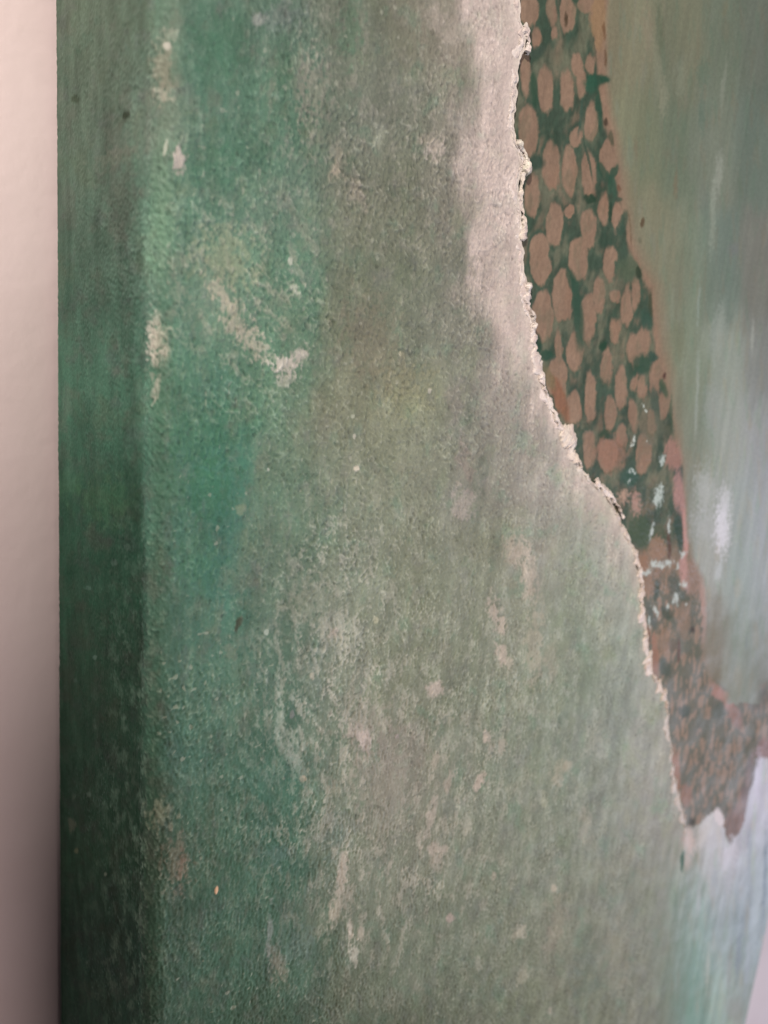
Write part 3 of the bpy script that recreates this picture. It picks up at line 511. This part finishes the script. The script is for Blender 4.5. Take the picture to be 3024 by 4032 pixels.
# rows along the canvas, close together where the photo looks closely
def rows(a, b, n_mid):
    lo = np.linspace(Y0, a, 160, endpoint=False); mid = np.linspace(a, b, n_mid, endpoint=False); hi = np.linspace(b, Y1, 90)
    return np.concatenate([lo, mid, hi])
yr = rows(-.20, .085, 1500)
# paste edge as X over Y
ep = at(np.array([p[0] for p in EDGE], float), np.array([p[1] for p in EDGE], float))
o = np.argsort(ep[:, 1]); XE = np.interp(yr, ep[o, 1], ep[o, 0])
XE = XE + .00055 * fbm(yr / .004, yr * 0 + 3.3, 201, 4) + .00035 * perlin(yr / .0013, yr * 0 + .4, 202)
arc = R * math.pi / 2
def profile(q):
    """q: length across, 0 at the theoretical corner side of the front; negative = round the corner and down the side"""
    ph = np.clip((R - q) / R, 0, math.pi / 2)
    x = np.where(q >= R, q, R - R * np.sin(ph)); z = np.where(q >= R, 0, -R + R * np.cos(ph))
    down = np.clip(R - arc - q, 0, None)
    return x, z - down, -np.sin(ph), np.cos(ph)
def layout(q, y):
    x, z, nx, nz = profile(q); return x, z, nx, nz, *project(x, y, z)

NC = 820
t = np.linspace(0, 1, NC); t = t + .10 * np.sin(math.pi * t) * -1 * t
Q = (R - arc) + (XE[:, None] - (R - arc)) * (t ** 1.12)[None]
Yg = np.broadcast_to(yr[:, None], Q.shape)
x, z, nx, nz, u, v = layout(Q, Yg)
hgt, f = relief(Q, Yg, u, v)
e = edge_u(v, EDGE)
calm = 1 - .55 * sst(60, 0, XE[:, None] * 0 + e - u) * sst(1250, 1000, v); fade = 1 - .75 * sst(1380, 1470, u) * sst(1750, 1850, v)
hgt = hgt * calm * fade
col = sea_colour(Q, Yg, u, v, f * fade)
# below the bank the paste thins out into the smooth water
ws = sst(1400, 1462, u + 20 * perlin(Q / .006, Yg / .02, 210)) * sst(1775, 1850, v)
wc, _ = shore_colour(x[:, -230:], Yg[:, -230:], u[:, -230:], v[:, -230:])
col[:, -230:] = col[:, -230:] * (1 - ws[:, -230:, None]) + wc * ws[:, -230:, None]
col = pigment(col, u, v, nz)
P = np.stack([x + nx * hgt, Yg, z + nz * hgt], -1)
# the torn lip: the last columns drop to the canvas
drop = np.zeros(NC); drop[-1] = 1; drop[-2] = .55; drop[-3] = .15
lip = np.interp(yr, [at(1480., 1800.)[1] - .02, at(1480., 1780.)[1]], [.15, 1.])
P[..., 2] -= TH * 1.25 * drop[None] * (1 if True else 0)
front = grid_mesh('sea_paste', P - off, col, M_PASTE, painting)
front['label'] = 'rough brushed green and grey sea surface'

# side return of the canvas, near long side
qs = np.linspace(R - arc - (DEPTH - R), R - arc, 190); ys = yr[::1]
Qs, Ys = np.meshgrid(qs, ys); Qs = R - arc - (depth(Ys) - R) * (R - arc - Qs) / (DEPTH - R)
x, z, nx, nz, u, v = layout(Qs, Ys)
hs, fs = relief(Qs, Ys, u, v)
k = .55 + .45 * sst(qs[0], qs[-1], Qs); k[:, -1] = 1
hs = hs * k
cs = pigment(sea_colour(Qs, Ys, u, v, fs * .6), u, v, nz)
grid_mesh('wrapped_edge', np.stack([x + nx * hs, Ys, z + nz * hs], -1) - off, cs, M_SIDE, painting)

# smooth part of the picture: net of weed, shore and water
NS = 520
XS0 = XE - .006
ts = np.linspace(0, 1, NS) ** 1.5; XF2 = np.interp(yr, [at(2955 / 1.8228, 2212)[1], at(3024 / 1.8228, 3720 / 1.8228)[1]], [at(2955 / 1.8228, 2212)[0], XF])
Xs = XS0[:, None] + (XF2[:, None] - R - XS0[:, None]) * ts[None]
yq = yr; Yq = np.broadcast_to(yq[:, None], Xs.shape)
u, v = project(Xs, Yq, Xs * 0 - TH)
cw, rel = shore_colour(Xs, Yq, u, v); cw = pigment(cw, u, v)
Pw = np.stack([Xs, Yq, -TH + rel], -1)
# round over the far side
nb = 10; ph = np.linspace(0, math.pi / 2, nb)[1:]
ext = np.stack([XF2[:, None] - R + R * np.sin(ph)[None], np.broadcast_to(yq[:, None], (len(yq), nb - 1)), np.broadcast_to(-TH - R + R * np.cos(ph), (len(yq), nb - 1))], -1)
grid_mesh('shore_and_water', np.concatenate([Pw, ext], 1) - off, np.concatenate([cw, np.repeat(cw[:, -1:], nb - 1, 1)], 1), M_SMOOTH, painting)['label'] = 'brown shore under a green net pattern beside smooth pale water'
# far long side and the two short sides
def flat(name, A, B, C_, D_, c):
    n = 40; s = np.linspace(0, 1, n); S, T_ = np.meshgrid(s, s)
    A, B, C_, D_ = map(np.array, (A, B, C_, D_))
    P = (A * (1 - S)[..., None] + B * S[..., None]) * (1 - T_)[..., None] + (D_ * (1 - S)[..., None] + C_ * S[..., None]) * T_[..., None]
    cc = lin(c) * (1 + .15 * fbm(P[..., 0] / .02 + P[..., 2] / .02, P[..., 1] / .02, 301, 3))[..., None]
    grid_mesh(name, P - off, cc, M_SIDE, painting)
zf = -TH - R
flat('wrapped_edge', (XF, Y0, zf), (XF, Y0, -depth(Y0)), (XF, Y1, -depth(Y1)), (XF, Y1, zf), (120, 134, 122))
flat('wrapped_edge', (R, Y1, -TH * 1.5), (XF - R, Y1, -TH * 1.5), (XF - R, Y1, -depth(Y1)), (R, Y1, -depth(Y1)), (110, 124, 104))
flat('wrapped_edge', (R, Y0, -TH * 1.5), (XF - R, Y0, -TH * 1.5), (XF - R, Y0, -depth(Y0)), (R, Y0, -depth(Y0)), (90, 110, 92))
# stretcher behind the cloth
bx = [(.004, Y0 + .004), (XF - .004, Y1 - .004)]
def bar(x0, y0, x1, y1):
    z0, z1 = -.040, -.006
    vtx = [(a - off[0], b - off[1], c - off[2]) for c in (z0, z1) for a, b in ((x0, y0), (x1, y0), (x1, y1), (x0, y1))]
    me = bpy.data.meshes.new('stretcher_bar'); me.from_pydata(vtx, [], [(3, 2, 1, 0), (4, 5, 6, 7), (0, 1, 5, 4), (1, 2, 6, 5), (2, 3, 7, 6), (3, 0, 4, 7)])
    me.materials.append(M_LINEN); ob = bpy.data.objects.new('stretcher_bar', me); COL.objects.link(ob); ob.parent = painting
bar(.004, Y0 + .004, .04, Y1 - .004); bar(XF - .04, Y0 + .004, XF - .004, Y1 - .004); bar(.041, Y0 + .004, XF - .041, Y0 + .04); bar(.041, Y1 - .04, XF - .041, Y1 - .004)

# ------------------------------------------------------------------ raised foam ridge along the torn edge of the paste
def ridge(v0, v1, wid, hei, shift, seed, n=900, c1=(236, 218, 208), c2=(216, 194, 184)):
    vv = np.linspace(v0, v1, n); e0 = edge_u(vv, EDGE); p = at(e0, vv)
    yy = p[:, 1]; xx = np.interp(yy, yr, XE) + shift
    s = np.concatenate([[0], np.cumsum(np.hypot(np.diff(xx), np.diff(yy)))])
    W = wid * (.25 + 1.0 * np.clip(.45 + 1.3 * fbm(s / .004, s * 0 + .37, seed, 4), .0, 1.5)); H = hei * (.3 + .9 * np.clip(.5 + fbm(s / .004, s * 0 + 5, seed + 1, 3), 0, 1.3))
    end = sst(0, .03, np.linspace(0, 1, n)) * sst(1, .97, np.linspace(0, 1, n)); W = W * (.15 + .85 * end); H = H * end
    tx = np.gradient(xx); ty = np.gradient(yy); k = 25; ker = np.ones(k) / k
    tx = np.convolve(tx, ker, 'same'); ty = np.convolve(ty, ker, 'same'); l = np.hypot(tx, ty); nxx, nyy = -ty / l, tx / l
    sgn = np.where(nxx < 0, -1, 1); nxx *= sgn; nyy *= sgn
    m = 22; a = np.linspace(-1, 1, m)
    S, A = np.meshgrid(s, a, indexing='ij')
    lat = A * W[:, None]; lat = lat + .00034 * fbm(S / .0011, A * 1.2, seed + 2, 4)
    prof = np.sqrt(np.clip(1 - A ** 2, 0, 1)) ** .8
    lump = 1 + .32 * fbm(S / .0016, A * 1.3, seed + 3, 4)
    Z = -TH * np.clip(A, 0, 1) * 1.3 - .00012 + prof * H[:, None] * lump + .00006 * prof * perlin(S / .0005, A * 3, seed + 4)
    PX = xx[:, None] + nxx[:, None] * lat; PY = yy[:, None] + nyy[:, None] * lat
    uu, vv2 = project(PX, PY, Z); g = sst(-.4, .5, fbm(S / .004, A, seed + 5, 3))[..., None]
    cc = lin(c1) * (1 - g) + lin(c2) * g; cc = cc * (1 + .06 * perlin(S / .0008, A * 3, seed + 6))[..., None]
    cc = pigment(cc, uu, vv2)
    P = np.stack([PX, PY, Z], -1)
    grid_mesh('foam_ridge', P - off, cc, M_FOAM, painting, flip=True)
ridge(-60, 1060, .0011, .00030, -.0010, 401, 1600)
ridge(55, 110, .0012, .0007, .0004, 421, 120)
ridge(300, 375, .0014, .0009, .0003, 431, 160, (236, 222, 204))
ridge(370, 520, .0012, .0006, .0004, 435, 160, (228, 210, 194))
ridge(610, 730, .0017, .0008, -.0003, 441, 200)
ridge(720, 930, .0012, .0006, -.0002, 445, 260)
ridge(925, 1010, .0016, .0008, -.0003, 451, 200, (236, 218, 204))
ridge(1000, 1200, .0016, .0005, -.0002, 461, 300, (230, 214, 200), (206, 186, 174))
ridge(1040, 1120, .0010, .0006, .0016, 465, 120)
ridge(1190, 1290, .0014, .0006, .0003, 471, 200)
ridge(1270, 1380, .0014, .0006, -.0004, 481, 200)
ridge(1370, 1540, .0017, .0006, -.0002, 491, 260)
ridge(1540, 1800, .0014, .0004, -.0006, 495, 260, (212, 198, 188), (196, 182, 174))
